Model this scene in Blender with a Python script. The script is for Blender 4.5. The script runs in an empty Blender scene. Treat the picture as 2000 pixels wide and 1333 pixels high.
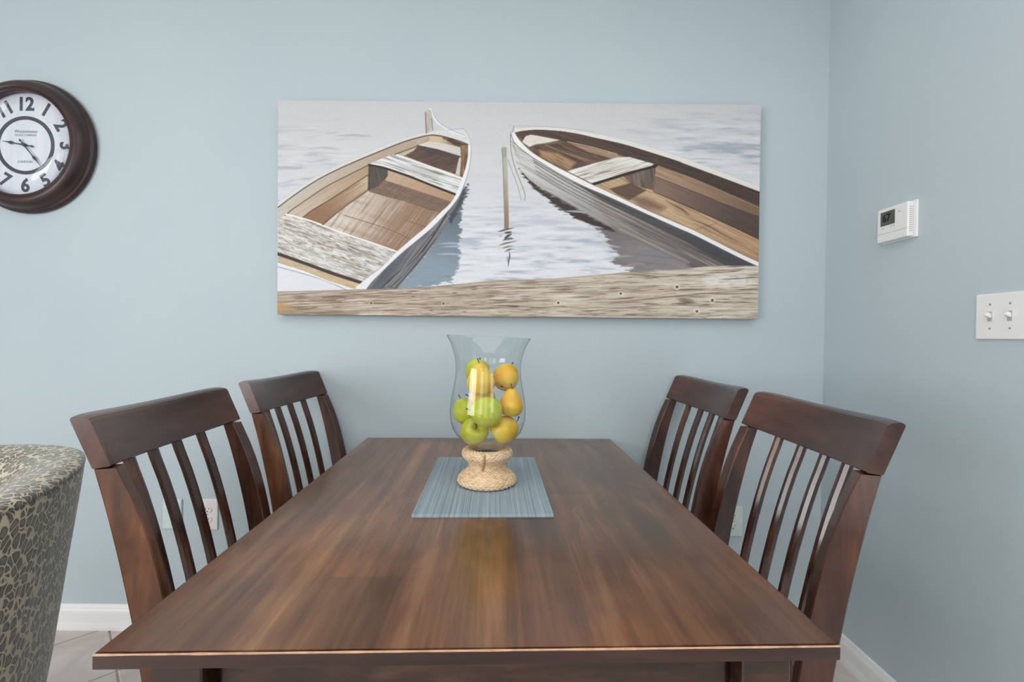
import bpy, bmesh, math, random
import numpy as np
from mathutils import Vector, Matrix

random.seed(7)
S = bpy.context.scene
COL = S.collection
PI = math.pi

# ------------------------------------------------------------------ camera
H_CAM = 1.1487
pitch, roll, yaw = -.0091, .0129, .0022
Fw = Vector((math.sin(yaw)*math.cos(pitch), math.cos(yaw)*math.cos(pitch), math.sin(pitch)))
R0 = Vector((math.cos(yaw), -math.sin(yaw), 0)); U0 = R0.cross(Fw)
Rt = R0*math.cos(roll)+U0*math.sin(roll); Up = -R0*math.sin(roll)+U0*math.cos(roll)
cd = bpy.data.cameras.new('camera'); cam = bpy.data.objects.new('camera', cd); COL.objects.link(cam)
cd.sensor_width = 36; cd.lens = 889/2000*36; cd.clip_start = .02
m = Matrix((Rt, Up, -Fw)).transposed().to_4x4(); m.translation = Vector((0, -1.7552, H_CAM))
cam.matrix_world = m
S.camera = cam

# ------------------------------------------------------------------ world, lights, exposure
S.view_settings.view_transform = 'Standard'; S.view_settings.look = 'None'
S.view_settings.exposure = -.57; S.view_settings.gamma = 1; S.view_settings.use_curve_mapping = False
w = bpy.data.worlds.new('world'); S.world = w; w.use_nodes = True
bg = w.node_tree.nodes['Background']; bg.inputs[0].default_value = (.97, .985, 1, 1); bg.inputs[1].default_value = .52
def area(name, loc, target, sx, sy, power, col=(1, 1, 1)):
    l = bpy.data.lights.new(name, 'AREA'); l.shape = 'RECTANGLE'; l.size = sx; l.size_y = sy; l.energy = power; l.color = col
    o = bpy.data.objects.new(name, l); COL.objects.link(o); o.location = loc
    o.rotation_euler = (Vector(target)-Vector(loc)).to_track_quat('-Z', 'Y').to_euler()
    return o
area('window_light', (-2.75, -2.9, 1.35), (.6, -.9, 1.0), .6, 1.5, 10, (.95, .98, 1))
area('window_light', (-1.1, -4.0, 1.45), (-.1, -.6, 1.0), .55, 1.4, 9, (1, .99, .97))
area('window_light', (.9, -4.0, 1.55), (.2, -.5, 1.0), .55, 1.2, 8, (1, .99, .97))

area('overhead_fill_light', (.1, -2.0, 2.56), (.1, -2.0, 0), 2.0, 2.2, 31, (1, .99, .98))  # added soft fill in place of ceiling bounce, not a fixture
for x_ in (-1.5, -.35, .8): area('rear_fill_light', (x_, -4.1, 1.3), (x_+.5, 0, .8), .6, 1.9, 6.5, (1, 1, 1))  # fill added behind the camera, split into strips for narrow reflections
area('left_fill_light', (-2.95, -3.1, 1.35), (1.2, -.9, 1.35), 1.7, 1.7, 84, (.97, .99, 1))  # extra soft lamp added on the left to brighten the right wall
# ------------------------------------------------------------------ helpers
def srgb(r, g, b, a=1):
    f = lambda c: (c/255/12.92 if c/255 <= .04045 else ((c/255+.055)/1.055)**2.4)
    return (f(r), f(g), f(b), a)
class M:
    """tiny node builder"""
    def __init__(s, name):
        s.m = bpy.data.materials.new(name); s.m.use_nodes = True; s.t = s.m.node_tree; s.n = s.t.nodes
        s.b = s.n['Principled BSDF']; s.out = s.n['Material Output']
    def add(s, typ, **kw):
        n = s.n.new(typ)
        for k, v in kw.items():
            if k.startswith('i_'):
                n.inputs[k[2:].replace('_', ' ')].default_value = v
            else: setattr(n, k, v)
        return n
    def l(s, a, b): s.t.links.new(a, b)
    def set(s, **kw):
        for k, v in kw.items(): s.b.inputs[k.replace('_', ' ')].default_value = v
        return s
    def coords(s, scale, kind='Object', rot=(0, 0, 0)):
        tc = s.add('ShaderNodeTexCoord'); mp = s.add('ShaderNodeMapping'); mp.inputs['Scale'].default_value = scale
        mp.inputs['Rotation'].default_value = rot
        s.l(tc.outputs[kind], mp.inputs[0]); return mp.outputs[0]
    def noise(s, vec, scale=1, detail=4, rough=.6, dist=0):
        n = s.add('ShaderNodeTexNoise'); n.inputs['Scale'].default_value = scale; n.inputs['Detail'].default_value = detail
        n.inputs['Roughness'].default_value = rough; n.inputs['Distortion'].default_value = dist
        s.l(vec, n.inputs['Vector']); return n.outputs['Fac']
    def ramp(s, fac, stops):
        r = s.add('ShaderNodeValToRGB'); e = r.color_ramp.elements
        while len(e) < len(stops): e.new(.5)
        for k, (p, c) in enumerate(stops): e[k].position = p; e[k].color = c
        s.l(fac, r.inputs[0]); return r.outputs[0]
    def mix(s, fac, a, b, mode='MIX'):
        n = s.add('ShaderNodeMix', data_type='RGBA', blend_type=mode)
        for i, v in ((0, fac), (6, a), (7, b)):
            if hasattr(v, 'links') or hasattr(v, 'is_linked'): s.l(v, n.inputs[i])
            else: n.inputs[i].default_value = v
        return n.outputs[2]
    def bump(s, fac, strength=.2, dist=.001):
        n = s.add('ShaderNodeBump'); n.inputs['Strength'].default_value = strength; n.inputs['Distance'].default_value = dist
        s.l(fac, n.inputs['Height']); s.l(n.outputs[0], s.b.inputs['Normal'])
    def color(s, c): s.l(c, s.b.inputs['Base Color'])
def plain(name, col, rough=.5, metal=0, nscale=40, amt=.06, spec=.5, bump=0):
    k = M(name); v = k.coords((nscale,)*3); f = k.noise(v)
    c2 = tuple(x*(1-amt) for x in col[:3])+(1,); c1 = tuple(min(1, x*(1+amt)) for x in col[:3])+(1,)
    k.color(k.ramp(f, [(.3, c2), (.7, c1)])); k.set(Roughness=rough, Metallic=metal, Specular_IOR_Level=spec)
    if bump: k.bump(f, bump, .001)
    return k.m

def mesh_obj(name, verts, faces, mat=None, parent=None, smooth=False, angle=None):
    me = bpy.data.meshes.new(name); me.from_pydata([tuple(v) for v in verts], [], faces); me.update()
    return link(name, me, mat, parent, smooth)
def link(name, me, mat=None, parent=None, smooth=False):
    if mat: me.materials.append(mat)
    if smooth: me.polygons.foreach_set('use_smooth', [True]*len(me.polygons))
    o = bpy.data.objects.new(name, me); COL.objects.link(o)
    if parent: o.parent = parent
    return o
def bm_obj(name, bm, mat=None, parent=None, smooth=False):
    bmesh.ops.recalc_face_normals(bm, faces=bm.faces)
    me = bpy.data.meshes.new(name); bm.to_mesh(me); bm.free(); return link(name, me, mat, parent, smooth)
def box_bm(c, s, bev=0, seg=2, rot=None):
    bm = bmesh.new(); bmesh.ops.create_cube(bm, size=1)
    bmesh.ops.scale(bm, vec=s, verts=bm.verts)
    if bev: bmesh.ops.bevel(bm, geom=bm.edges[:], offset=bev, segments=seg, affect='EDGES', profile=.5)
    if rot: bmesh.ops.transform(bm, matrix=rot.to_4x4(), verts=bm.verts)
    bmesh.ops.translate(bm, vec=c, verts=bm.verts); return bm
def box(name, c, s, mat, parent=None, bev=.001, seg=2, rot=None): return bm_obj(name, box_bm(c, s, bev, seg, rot), mat, parent)
def empty(name, loc=(0, 0, 0), rz=0):
    o = bpy.data.objects.new(name, None); COL.objects.link(o); o.location = loc; o.rotation_euler = (0, 0, rz); o.empty_display_size = .1
    return o
def tag(o, label=None, cat=None, group=None, kind=None):
    if label: o['label'] = label
    if cat: o['category'] = cat
    if group: o['group'] = group
    if kind: o['kind'] = kind
    return o
def loft(rings, caps=True, closed=True):
    n = len(rings[0]); V = [p for r in rings for p in r]; Fc = []
    for i in range(len(rings)-1):
        for j in range(n if closed else n-1):
            a = i*n+j; b = i*n+(j+1) % n; Fc.append((a, b, b+n, a+n))
    if caps: Fc.append(tuple(range(n))[::-1]); Fc.append(tuple(range((len(rings)-1)*n, len(rings)*n)))
    return V, Fc
def lathe(prof, n=64, closed_prof=False):
    """prof: list of (r, z)"""
    V = []; Fc = []
    for r, z in prof:
        for k in range(n): a = 2*PI*k/n; V.append((r*math.cos(a), r*math.sin(a), z))
    m_ = len(prof)
    for i in range(m_ if closed_prof else m_-1):
        i2 = (i+1) % m_
        for k in range(n): k2 = (k+1) % n; Fc.append((i*n+k, i*n+k2, i2*n+k2, i2*n+k))
    return V, Fc
def spline(pts, n=8):
    """Catmull-Rom through tuples of any dimension"""
    P = [np.array(p, float) for p in pts]; P = [2*P[0]-P[1]]+P+[2*P[-1]-P[-2]]; out = []
    for i in range(1, len(P)-2):
        for k in range(n):
            t = k/n; a, b, c, d = P[i-1:i+3]
            out.append(.5*((2*b)+(-a+c)*t+(2*a-5*b+4*c-d)*t*t+(-a+3*b-3*c+d)*t**3))
    out.append(P[-2]); return out
def tube(pts, rad, n=8):
    rings = []
    for i, p in enumerate(pts):
        p = Vector(p); a = Vector(pts[max(i-1, 0)]); b = Vector(pts[min(i+1, len(pts)-1)]); t = (b-a).normalized()
        u = t.orthogonal().normalized() if i == 0 else (u-t*u.dot(t)).normalized()
        v = t.cross(u); r = rad[i] if hasattr(rad, '__len__') else rad
        rings.append([p+u*r*math.cos(2*PI*k/n)+v*r*math.sin(2*PI*k/n) for k in range(n)])
    return loft(rings)
def text_obj(name, body, size, mat, parent, mtx, extrude=.0006, offset=0.0, sx=1):
    cu = bpy.data.curves.new('t', 'FONT'); cu.body = body; cu.size = size; cu.extrude = extrude; cu.offset = offset
    cu.align_x = 'CENTER'; cu.align_y = 'CENTER'; cu.resolution_u = 4
    t = bpy.data.objects.new('t', cu); COL.objects.link(t); dg = bpy.context.evaluated_depsgraph_get()
    me = bpy.data.meshes.new_from_object(t.evaluated_get(dg)); bpy.data.objects.remove(t)
    me.transform(mtx @ Matrix.Diagonal((sx, 1, 1, 1))); return link(name, me, mat, parent)

# ------------------------------------------------------------------ materials
def wall_mat():
    k = M('pale_blue_wall_paint'); v = k.coords((1, 1, 1)); f = k.noise(v, 260, 3, .6); g = k.noise(v, 1.3, 2, .5)
    k.color(k.ramp(g, [(.3, srgb(184, 197, 203)), (.7, srgb(189, 202, 207))]))
    h = k.noise(v, 45, 4, .6); s_ = k.add('ShaderNodeMath', operation='ADD'); k.l(f, s_.inputs[0]); k.l(h, s_.inputs[1])
    k.bump(s_.outputs[0], .22, .002); k.set(Roughness=.62, Specular_IOR_Level=.35); return k.m
WALL = wall_mat()
WHITE = plain('white_trim_paint', srgb(240, 240, 240), .35, nscale=8, amt=.02)
CEIL = plain('white_ceiling_paint', srgb(235, 235, 232), .8, nscale=60, amt=.02)

def wood(name, dark, mid, light, scale, rough=.24, coat=.5, use_obj_col=False, blotch=3.0, seam=None):
    k = M(name); v = k.coords(scale)
    f = k.noise(v, 1, 6, .62, .35); g = k.noise(k.coords((blotch, blotch*.6, blotch)), 1, 3, .6, .6)
    fine = k.noise(k.coords(tuple(s_*5 for s_ in scale)), 1, 3, .7)
    c = k.ramp(f, [(.28, dark), (.52, mid), (.78, light)])
    c2 = k.ramp(g, [(.30, (.55, .52, .52, 1)), (.52, (.95, .93, .92, 1)), (.74, (1.45, 1.35, 1.25, 1))])
    c = k.mix(1, c, c2, 'MULTIPLY')
    c = k.mix(.55, c, k.ramp(fine, [(.35, (.72, .72, .72, 1)), (.65, (1.15, 1.15, 1.15, 1))]), 'MULTIPLY')
    if use_obj_col:
        oi = k.add('ShaderNodeObjectInfo'); c = k.mix(1, c, oi.outputs['Color'], 'MULTIPLY')
    k.color(c); k.set(Roughness=rough, Coat_Weight=coat, Coat_Roughness=.12, Specular_IOR_Level=.5)
    rr = k.add('ShaderNodeMapRange'); rr.inputs[3].default_value = rough*.85; rr.inputs[4].default_value = rough*1.3
    k.l(g, rr.inputs[0]); k.l(rr.outputs[0], k.b.inputs['Roughness'])
    k.bump(fine, .06, .0006); return k.m
TOP = wood('table_top_wood', srgb(86, 53, 36), srgb(122, 82, 57), srgb(158, 115, 80), (26, 1.6, 26), .26, .35, True, 4)
TEDGE = wood('table_edge_wood', srgb(38, 20, 17), srgb(56, 32, 26), srgb(78, 46, 34), (3, 12, 30), .3, .3)
TBASE = wood('table_base_wood', srgb(30, 17, 14), srgb(66, 41, 32), srgb(112, 78, 60), (5, 12, 34), .32, .3, blotch=7)
CHW = wood('chair_wood', srgb(48, 26, 21), srgb(74, 44, 34), srgb(104, 66, 46), (22, 22, 2.2), .24, .35, blotch=6)
CHR = wood('chair_rail_wood', srgb(60, 36, 30), srgb(80, 52, 44), srgb(98, 66, 54), (16, 2, 16), .3, .2, blotch=5)
CHO = wood('worn_chair_wood', srgb(74, 44, 28), srgb(112, 70, 44), srgb(150, 102, 64), (24, 24, 3), .34, .25, blotch=7)
BARE = plain('bare_worn_wood', srgb(196, 152, 120), .5, nscale=60, amt=.25)
PLW = plain('white_plastic', srgb(236, 236, 235), .3, nscale=30, amt=.01)
DARK = plain('dark_slot', srgb(40, 42, 42), .5)

# ================================================================== SETTING
XR = 1.2084
XL, YB, ZC = -3.0, -4.2, 2.6
def struct(o): o['kind'] = 'structure'; return o
struct(box('wall_back', ((XL+XR)/2, .05, ZC/2), (XR-XL+.2, .1, ZC), WALL, bev=0))
struct(box('wall_right', (XR+.05, YB/2, ZC/2), (.1, -YB, ZC), WALL, bev=0))
struct(box('ceiling', ((XL+XR)/2, YB/2, ZC+.05), (XR-XL+.2, -YB, .1), CEIL, bev=0))
# baseboards: moulded profile (distance from wall, height)
BP = [(0, 0), (.016, 0), (.016, .012), (.0145, .022), (.0135, .03), (.0135, .066), (.0125, .074), (.0095, .081), (.0085, .086), (.006, .0925), (.002, .0955), (0, .0955)]
r1 = [[(x, -d, z) for d, z in BP] for x in (XL, XR-.016)]
V, Fc = loft(r1); struct(mesh_obj('baseboard_back', V, Fc, WHITE))
r1 = [[(XR-d, y, z) for d, z in BP] for y in (0, YB)]
V, Fc = loft(r1); struct(mesh_obj('baseboard_right', V, Fc, WHITE))
# floor: screed with diagonal tiles as pieces
def tile_mat():
    k = M('greige_floor_tile'); v = k.coords((1, 1, 1)); f = k.noise(v, 5, 5, .6, .8); g = k.noise(v, 60, 3)
    oi = k.add('ShaderNodeObjectInfo')
    c = k.ramp(f, [(.3, srgb(192, 180, 173)), (.7, srgb(220, 210, 203))])
    c = k.mix(1, c, oi.outputs['Color'], 'MULTIPLY'); k.color(c); k.set(Roughness=.35); k.bump(g, .08, .001); return k.m
TILE = tile_mat(); GROUT = plain('floor_grout', srgb(176, 164, 156), .85, nscale=80, amt=.1, bump=.3)
floor = struct(box('floor', ((XL+XR)/2, YB/2, -.053), (XR-XL, -YB, .1), GROUT, bev=0))
def clip(poly, axis, val, keep_less):
    out = []
    for i in range(len(poly)):
        a, b = poly[i], poly[(i+1) % len(poly)]
        ia = (a[axis] <= val) == keep_less or a[axis] == val; ib = (b[axis] <= val) == keep_less or b[axis] == val
        if ia: out.append(a)
        if ia != ib:
            t = (val-a[axis])/(b[axis]-a[axis]); out.append((a[0]+t*(b[0]-a[0]), a[1]+t*(b[1]-a[1])))
    return out
TS, GR = .322, .006
q = math.sqrt(.5)
for i in range(-20, 20):
    for j in range(-20, 20):
        # n1 = (q,-q) lines at -1.101 + i*TS ; n2 = (q,q) lines at -1.09 + j*TS
        P = []
        for a, b in ((0, 0), (1, 0), (1, 1), (0, 1)):
            s1 = -1.101+(i+a)*TS+(GR/2 if a == 0 else -GR/2); s2 = -1.09+(j+b)*TS+(GR/2 if b == 0 else -GR/2)
            P.append(((s1+s2)*q, (s2-s1)*q))
        for ax, val, less in ((0, XL, False), (0, XR, True), (1, YB, False), (1, 0, True)):
            if P: P = clip(P, ax, val, less)
        if len(P) < 3: continue
        ar = abs(sum(P[k][0]*P[(k+1) % len(P)][1]-P[(k+1) % len(P)][0]*P[k][1] for k in range(len(P))))/2
        if ar < .0006: continue
        cx = sum(p[0] for p in P)/len(P); cy = sum(p[1] for p in P)/len(P)
        top = [(cx+(p[0]-cx)*.985, cy+(p[1]-cy)*.985, 0) for p in P]; mid = [(p[0], p[1], -.0015) for p in P]; bot = [(p[0], p[1], -.004) for p in P]
        V, Fc = loft([bot, mid, top]); t = mesh_obj('tile', V, Fc, TILE, floor)
        s_ = random.uniform(.93, 1.04); t.color = (s_, s_*random.uniform(.985, 1), s_*random.uniform(.97, 1), 1)

# ================================================================== DINING TABLE
TH, TX, TY, TL, TW = .0337, -.0762, -.020, 1.172, .92
table = tag(empty('dining_table', (TX, TY, 0), TH), 'rectangular dark brown wooden dining table with worn edges, set end-on to the wall', 'table')
ZT = .76; TT = .0185
cols = [(-.46, -.352), (-.352, -.246), (-.246, -.128), (-.128, -.02), (-.02, .058), (.058, .15), (.15, .256), (.256, .36), (.36, .46)]
splits = {1: -.74, 3: -.47, 5: -.80, 6: -.62, 7: -.95, 8: -.42, 2: -1.0}
tone = [.80, 1.05, .95, .90, 1.22, 1.16, .98, 1.08, .80, .80, 1.0, .74, .88, .80, .72, .86, .74]
ti = 0
for ci, (a, b) in enumerate(cols):
    cuts = [-TL, splits[ci], 0] if ci in splits else [-TL, 0]
    for y0, y1 in zip(cuts[:-1], cuts[1:]):
        ch = .0012; x0, x1 = a, b
        V = []; ye = y0+(.0016 if y0 == -TL else 0)
        bm = bmesh.new()
        bmesh.ops.create_cube(bm, size=1); bmesh.ops.scale(bm, vec=(x1-x0, y1-ye, TT-.0002), verts=bm.verts)
        bmesh.ops.translate(bm, vec=((x0+x1)/2, (ye+y1)/2, ZT-TT/2), verts=bm.verts)
        o = bm_obj('board', bm, TOP, table); t = tone[ti]; ti += 1
        o.color = (t, t*(.98 if ti % 2 else 1.02), t*(.93 if ti % 3 else 1.04), 1)
# edge bands: front one with the bare worn arris
box('edge_band', (0, -TL-.0012, ZT-TT/2-.0008), (TW+.004, .0055, TT-.0016), TEDGE, table, bev=.0008)
for s_ in (-1, 1): box('edge_band', (s_*(TW/2+.0012), -TL/2, ZT-TT/2-.0006), (.003, TL, TT-.001), TEDGE, table, bev=.0006)
rings = []
for k in range(60):
    x = -TW/2-.002+(TW+.004)*k/59; j = .00045*math.sin(k*1.7)+.00035*math.sin(k*.61+2)
    if abs(x+.335) < .009: j = .0012
    d = .0006+j*.8
    rings.append([(x, -TL-.0042, ZT-.0012-d*.5), (x, -TL-.0038, ZT-.0003), (x, -TL-.0030+d*.6, ZT+.0002), (x, -TL-.0012, ZT-.0022)])
V, Fc = loft(rings); o = mesh_obj('worn_edge', V, Fc, BARE, table); o['label'] = 'pale bare worn front edge'
for sx, sy in ((-1, -1), (1, -1), (-1, 1), (1, 1)):
    cx = sx*(TW/2-.045-.0325) if sy < 0 else sx*.125; cy = -TL/2+sy*(TL/2-.022-.0325)
    rr = []
    for z, h_ in ((0, .022), (.3, .028), (.62, .0325), (ZT-TT, .0325)):
        c_ = .003; xx, yy = h_, h_
        rr.append([(cx+p*xx-(c_ if abs(q_) == 1 else 0)*0, cy+q_*yy, z) for p, q_ in ((-1, -.93), (-.93, -1), (.93, -1), (1, -.93), (1, .93), (.93, 1), (-.93, 1), (-1, .93))])
    V, Fc = loft(rr); mesh_obj('leg', V, Fc, TBASE, table)
ax = TW/2-.045-.065; ay = TL/2-.022-.065
for sy in (-1, 1): box('apron', (0, -TL/2+sy*(ay+.030), ZT-TT-.0455), (ax*2-.018 if sy < 0 else ax*2, .02, .091), TBASE, table, bev=.002)
for sx in (-1, 1): box('apron', (sx*(ax+.025), -TL/2, ZT-TT-.0455), (.02, ay*2, .091), TBASE, table, bev=.002)
for sy in (-1, 1):
    for sx in (-1, 1): box('corner_block', (sx*(ax-.003), -TL/2+sy*(ay+.010), ZT-TT-.04), (.022, .03, .07), TBASE, table, bev=.001)

# ================================================================== DINING CHAIRS
CWD = .445
BACK = [(0, -.060), (.1, -.084), (.2, -.103), (.30, -.116), (.38, -.1215), (.45, -.122), (.5, -.118), (.55, -.1125), (.6, -.1045), (.65, -.0965), (.7, -.0870), (.75, -.0765), (.8, -.0650), (.85, -.0525), (.9, -.0380), (.917, -.033)]
THK = [(0, .034), (.3, .046), (.45, .051), (.6, .052), (.7, .0515), (.77, .050), (.83, .0455), (.87, .040), (.917, .032)]
def ip(tab, z): return float(np.interp(z, [a for a, _ in tab], [b for _, b in tab]))
ZR0, ZR1 = .914, 1.008
BOW = .034
def bow(u): return -BOW*(1-(2*u/CWD)**2)
def chair(name, label, loc, rz, zs=1.0, first=None):
    if first:
        r = first.copy(); COL.objects.link(r); r.location = loc; r.rotation_euler = (0, 0, rz); r.scale = (1, 1, zs); r['label'] = label
        for c in first.children:
            d = c.copy(); COL.objects.link(d); d.parent = r
        return r
    t = tag(empty(name, loc, rz), label, 'chair', 'dining chairs at the table')
    t.scale = (1, 1, zs)
    al = .27
    for s_ in (-1, 1):
        rings = []
        # forward is +x : front edge = -back value ... build with x = -(back) forward positive
        for z in [0, .12, .25, .36, .45, .5, .55, .6, .65, .7, .74, .78, .82, .86, .9, .9135]:
            xb = -ip(BACK, z); th = ip(THK, z); wd = .030
            uc = s_*(CWD/2-.0165)
            a = s_*al if z > .46 else s_*al*max(0, (z-.2)/.26) if z > .2 else 0
            fx = Vector((math.cos(a), -math.sin(a))); fu = Vector((math.sin(a), math.cos(a)))
            # centre
            cx = xb+th/2; hx, hu = th/2, wd/2; ch = .0022; P = []
            for px, pu in ((-hx, -hu+ch), (-hx+ch, -hu), (hx-ch, -hu), (hx, -hu+ch), (hx, hu-ch), (hx-ch, hu), (-hx+ch, hu), (-hx, hu-ch)):
                v_ = fx*px+fu*pu; P.append((cx+v_.x, uc+v_.y, z))
            rings.append(P)
        V, Fc = loft(rings); mesh_obj('back_post', V, Fc, CHO if s_ == WORN else CHW, t)
    # crest rail, bowed, leaning, rounded top
    rings = []
    for k in range(25):
        u = -CWD/2+CWD*k/24; b_ = bow(u); tf = .031
        end = 1 if 0 < k < 24 else 0
        rs = .0
        pr = [(.033, ZR0), (.033+tf, ZR0+.002)]
        pr = [(.034, ZR0+.0015), (.036, ZR0), (.061, ZR0+.0035), (.0635, ZR0+.006), (.0345, ZR1-.016), (.0325, ZR1-.010), (.028, ZR1-.004), (.021, ZR1-.001), (.006, ZR1+.0005), (.001, ZR1-.002), (-.001, ZR1-.006)]
        dz = -.004*abs(2*u/CWD)**8
        P = [(x+b_, u*(1 if end else .998), z+b_*.32+(dz if z > .97 else 0)) for x, z in pr]; rings.append(P)
    V, Fc = loft(rings); o = mesh_obj('crest_rail', V, Fc, CHR, t)
    # slats
    for u in (-.117, -.039, .039, .117):
        rings = []
        for z in [.46, .52, .58, .64, .70, .76, .80, .84, .88, .912]:
            xb = -ip(BACK, z)+ip(THK, z)*.28+bow(u)*min(1, .45+(z-.46)*1.3); P = []
            hw, ht = .0105, .008
            for px, pu in ((-ht, -hw*.8), (-ht*.6, -hw), (ht*.3, -hw), (ht, -hw*.45), (ht*1.1, 0), (ht, hw*.45), (ht*.3, hw), (-ht*.6, hw), (-ht, hw*.8)):
                P.append((xb+px, u+pu, z))
            rings.append(P)
        V, Fc = loft(rings); mesh_obj('slat', V, Fc, CHW, t)
    # seat
    bm = box_bm((.315, 0, .458), (.42, .455, .024), .006, 3)
    for v in bm.verts:
        if v.co.x < .2: v.co.y *= .90
    bm_obj('seat', bm, CHR, t)
    box('seat_rail', (.49, 0, .42), (.02, .36, .055), CHW, t, .002); box('seat_rail', (.135, 0, .42), (.018, .37, .055), CHW, t, .002)
    for s_ in (-1, 1):
        box('seat_rail', (.31, s_*.19, .42), (.34, .018, .055), CHW, t, .002)
        box('stretcher', (.31, s_*.19, .18), (.36, .016, .022), CHW, t, .002)
        rings = [[(.49+p*h_, s_*.195+q_*h_, z) for p, q_ in ((-1, -.9), (-.9, -1), (.9, -1), (1, -.9), (1, .9), (.9, 1), (-.9, 1), (-1, .9))] for z, h_ in ((0, .014), (.2, .018), (.446, .02))]
        V, Fc = loft(rings); mesh_obj('front_leg', V, Fc, CHW, t)
    box('stretcher', (.31, 0, .18), (.016, .37, .022), CHW, t, .002)
    return t
# BACK table above is distance behind; local x forward => store negative of depth
# root placed under the top back edge of the crest rail
WORN = -1
c1 = chair('dining_chair', 'dark wooden slat-back chair nearest the camera on the left, its near post worn to orange-brown', (-.766, -.762, 0), .092)
c2 = chair('dining_chair', 'dark wooden slat-back chair against the wall, left of the table', (-.774, -.225, 0), -.030, 1.005, c1)
WORN = 0
c3 = chair('dining_chair', 'dark wooden slat-back chair nearest the camera on the right, beside the white baseboard', (.679, -.7605, 0), PI-.025, 1.0065)
c4 = chair('dining_chair', 'dark wooden slat-back chair against the wall, right of the table', (.664, -.2495, 0), PI+.040, 1.0075, c3)

# ================================================================== PLACEMAT
def mat_mat():
    k = M('blue_grey_ribbed_weave'); v = k.coords((1, 1, 1)); sx = k.add('ShaderNodeSeparateXYZ'); k.l(v, sx.inputs[0])
    n1 = k.noise(k.coords((170, .6, 1)), 1, 3, .7); n2 = k.noise(k.coords((420, 500, 1)), 1, 2, .5)
    c = k.ramp(n1, [(.30, srgb(118, 136, 152)), (.45, srgb(150, 166, 176)), (.6, srgb(168, 180, 186)), (.75, srgb(190, 194, 192))])
    c = k.mix(.6, c, k.ramp(n2, [(.35, (.82, .82, .84, 1)), (.65, (1.1, 1.1, 1.1, 1))]), 'MULTIPLY')
    k.color(c); k.set(Roughness=.85, Specular_IOR_Level=.2); k.bump(n2, .5, .001); return k.m
MATM = mat_mat()
pm = tag(empty('placemat', (-.064, -.548, ZT), TH+.004), 'blue-grey ribbed woven placemat lying under the fruit vase', 'placemat')
mw, ml = .304, .468
nr = 76; V = []; Fc = []
prof = []
for k in range(nr*4+1):
    x = -mw/2+mw*k/(nr*4); prof.append((x, .0022+.0011*abs(math.sin(PI*k/4))))
rings = [[(x, y, z) for x, z in prof]+[(mw/2, y, 0), (-mw/2, y, 0)] for y in np.linspace(-ml/2, ml/2, 3)]
V, Fc = loft(rings); mesh_obj('woven_field', V, Fc, MATM, pm)
for s_ in (-1, 1): box('hem', (0, s_*(ml/2-.004), .0026), (mw+.001, .0085, .0046), MATM, pm, bev=.0008)
for s_ in (-1, 1): box('hem', (s_*(mw/2-.001), 0, .0022), (.0035, ml-.02, .0040), MATM, pm, bev=.0008)

# ================================================================== HURRICANE VASE
VX, VY = -.0585, -.558
ZM = ZT+.0035
vase = tag(empty('vase', (VX, VY, 0)), 'clear glass hurricane vase on a woven straw pedestal, holding apples and pears', 'vase')
def glass_mat(name, tint, edge):
    k = M(name); k.n.remove(k.b)
    tr = k.add('ShaderNodeBsdfTransparent'); gl = k.add('ShaderNodeBsdfGlossy'); gl.inputs['Roughness'].default_value = .02
    lw = k.add('ShaderNodeLayerWeight'); lw.inputs['Blend'].default_value = .5
    c = k.ramp(lw.outputs['Facing'], [(0, tint), (.80, tint), (1, edge)]); k.l(c, tr.inputs[0])
    fr = k.ramp(lw.outputs['Facing'], [(0, (.035,)*3+(1,)), (.5, (.05,)*3+(1,)), (.8, (.16,)*3+(1,)), (1, (.6,)*3+(1,))])
    mx = k.add('ShaderNodeMixShader'); k.l(fr, mx.inputs[0]); k.l(tr.outputs[0], mx.inputs[1]); k.l(gl.outputs[0], mx.inputs[2])
    k.l(mx.outputs[0], k.out.inputs['Surface']); return k.m
GLASS = glass_mat('clear_glass', (.975, .985, .985, 1), (.34, .40, .42, 1))
gp = spline([(.004, .8495), (.022, .850), (.040, .8575), (.066, .877), (.0855, .897), (.0965, .922), (.0995, .949), (.0975, .978), (.0925, 1.008), (.0875, 1.037), (.0855, 1.062), (.0880, 1.090), (.0965, 1.120), (.1045, 1.137), (.1105, 1.1475)], 5)
outer = [tuple(p) for p in gp]; inner = []
for i, (r, z) in enumerate(outer):
    a = outer[max(i-1, 0)]; b = outer[min(i+1, len(outer)-1)]; t_ = Vector((b[0]-a[0], b[1]-a[1])).normalized()
    th = .0018+.004*max(0, 1-(z-.85)/.03)
    inner.append((max(.001, r-t_.y*th), z+t_.x*th))
ring = outer+[((outer[-1][0]+inner[-1][0])/2, outer[-1][1]+.0006)]+inner[::-1]
V, Fc = lathe(ring, 96)
V = [(x, y, z-(.032*x if z > 1.06 else 0)*min(1, (z-1.06)/.06)) for x, y, z in V]
o = mesh_obj('glass_bowl', V, Fc, GLASS, vase, True)
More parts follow.
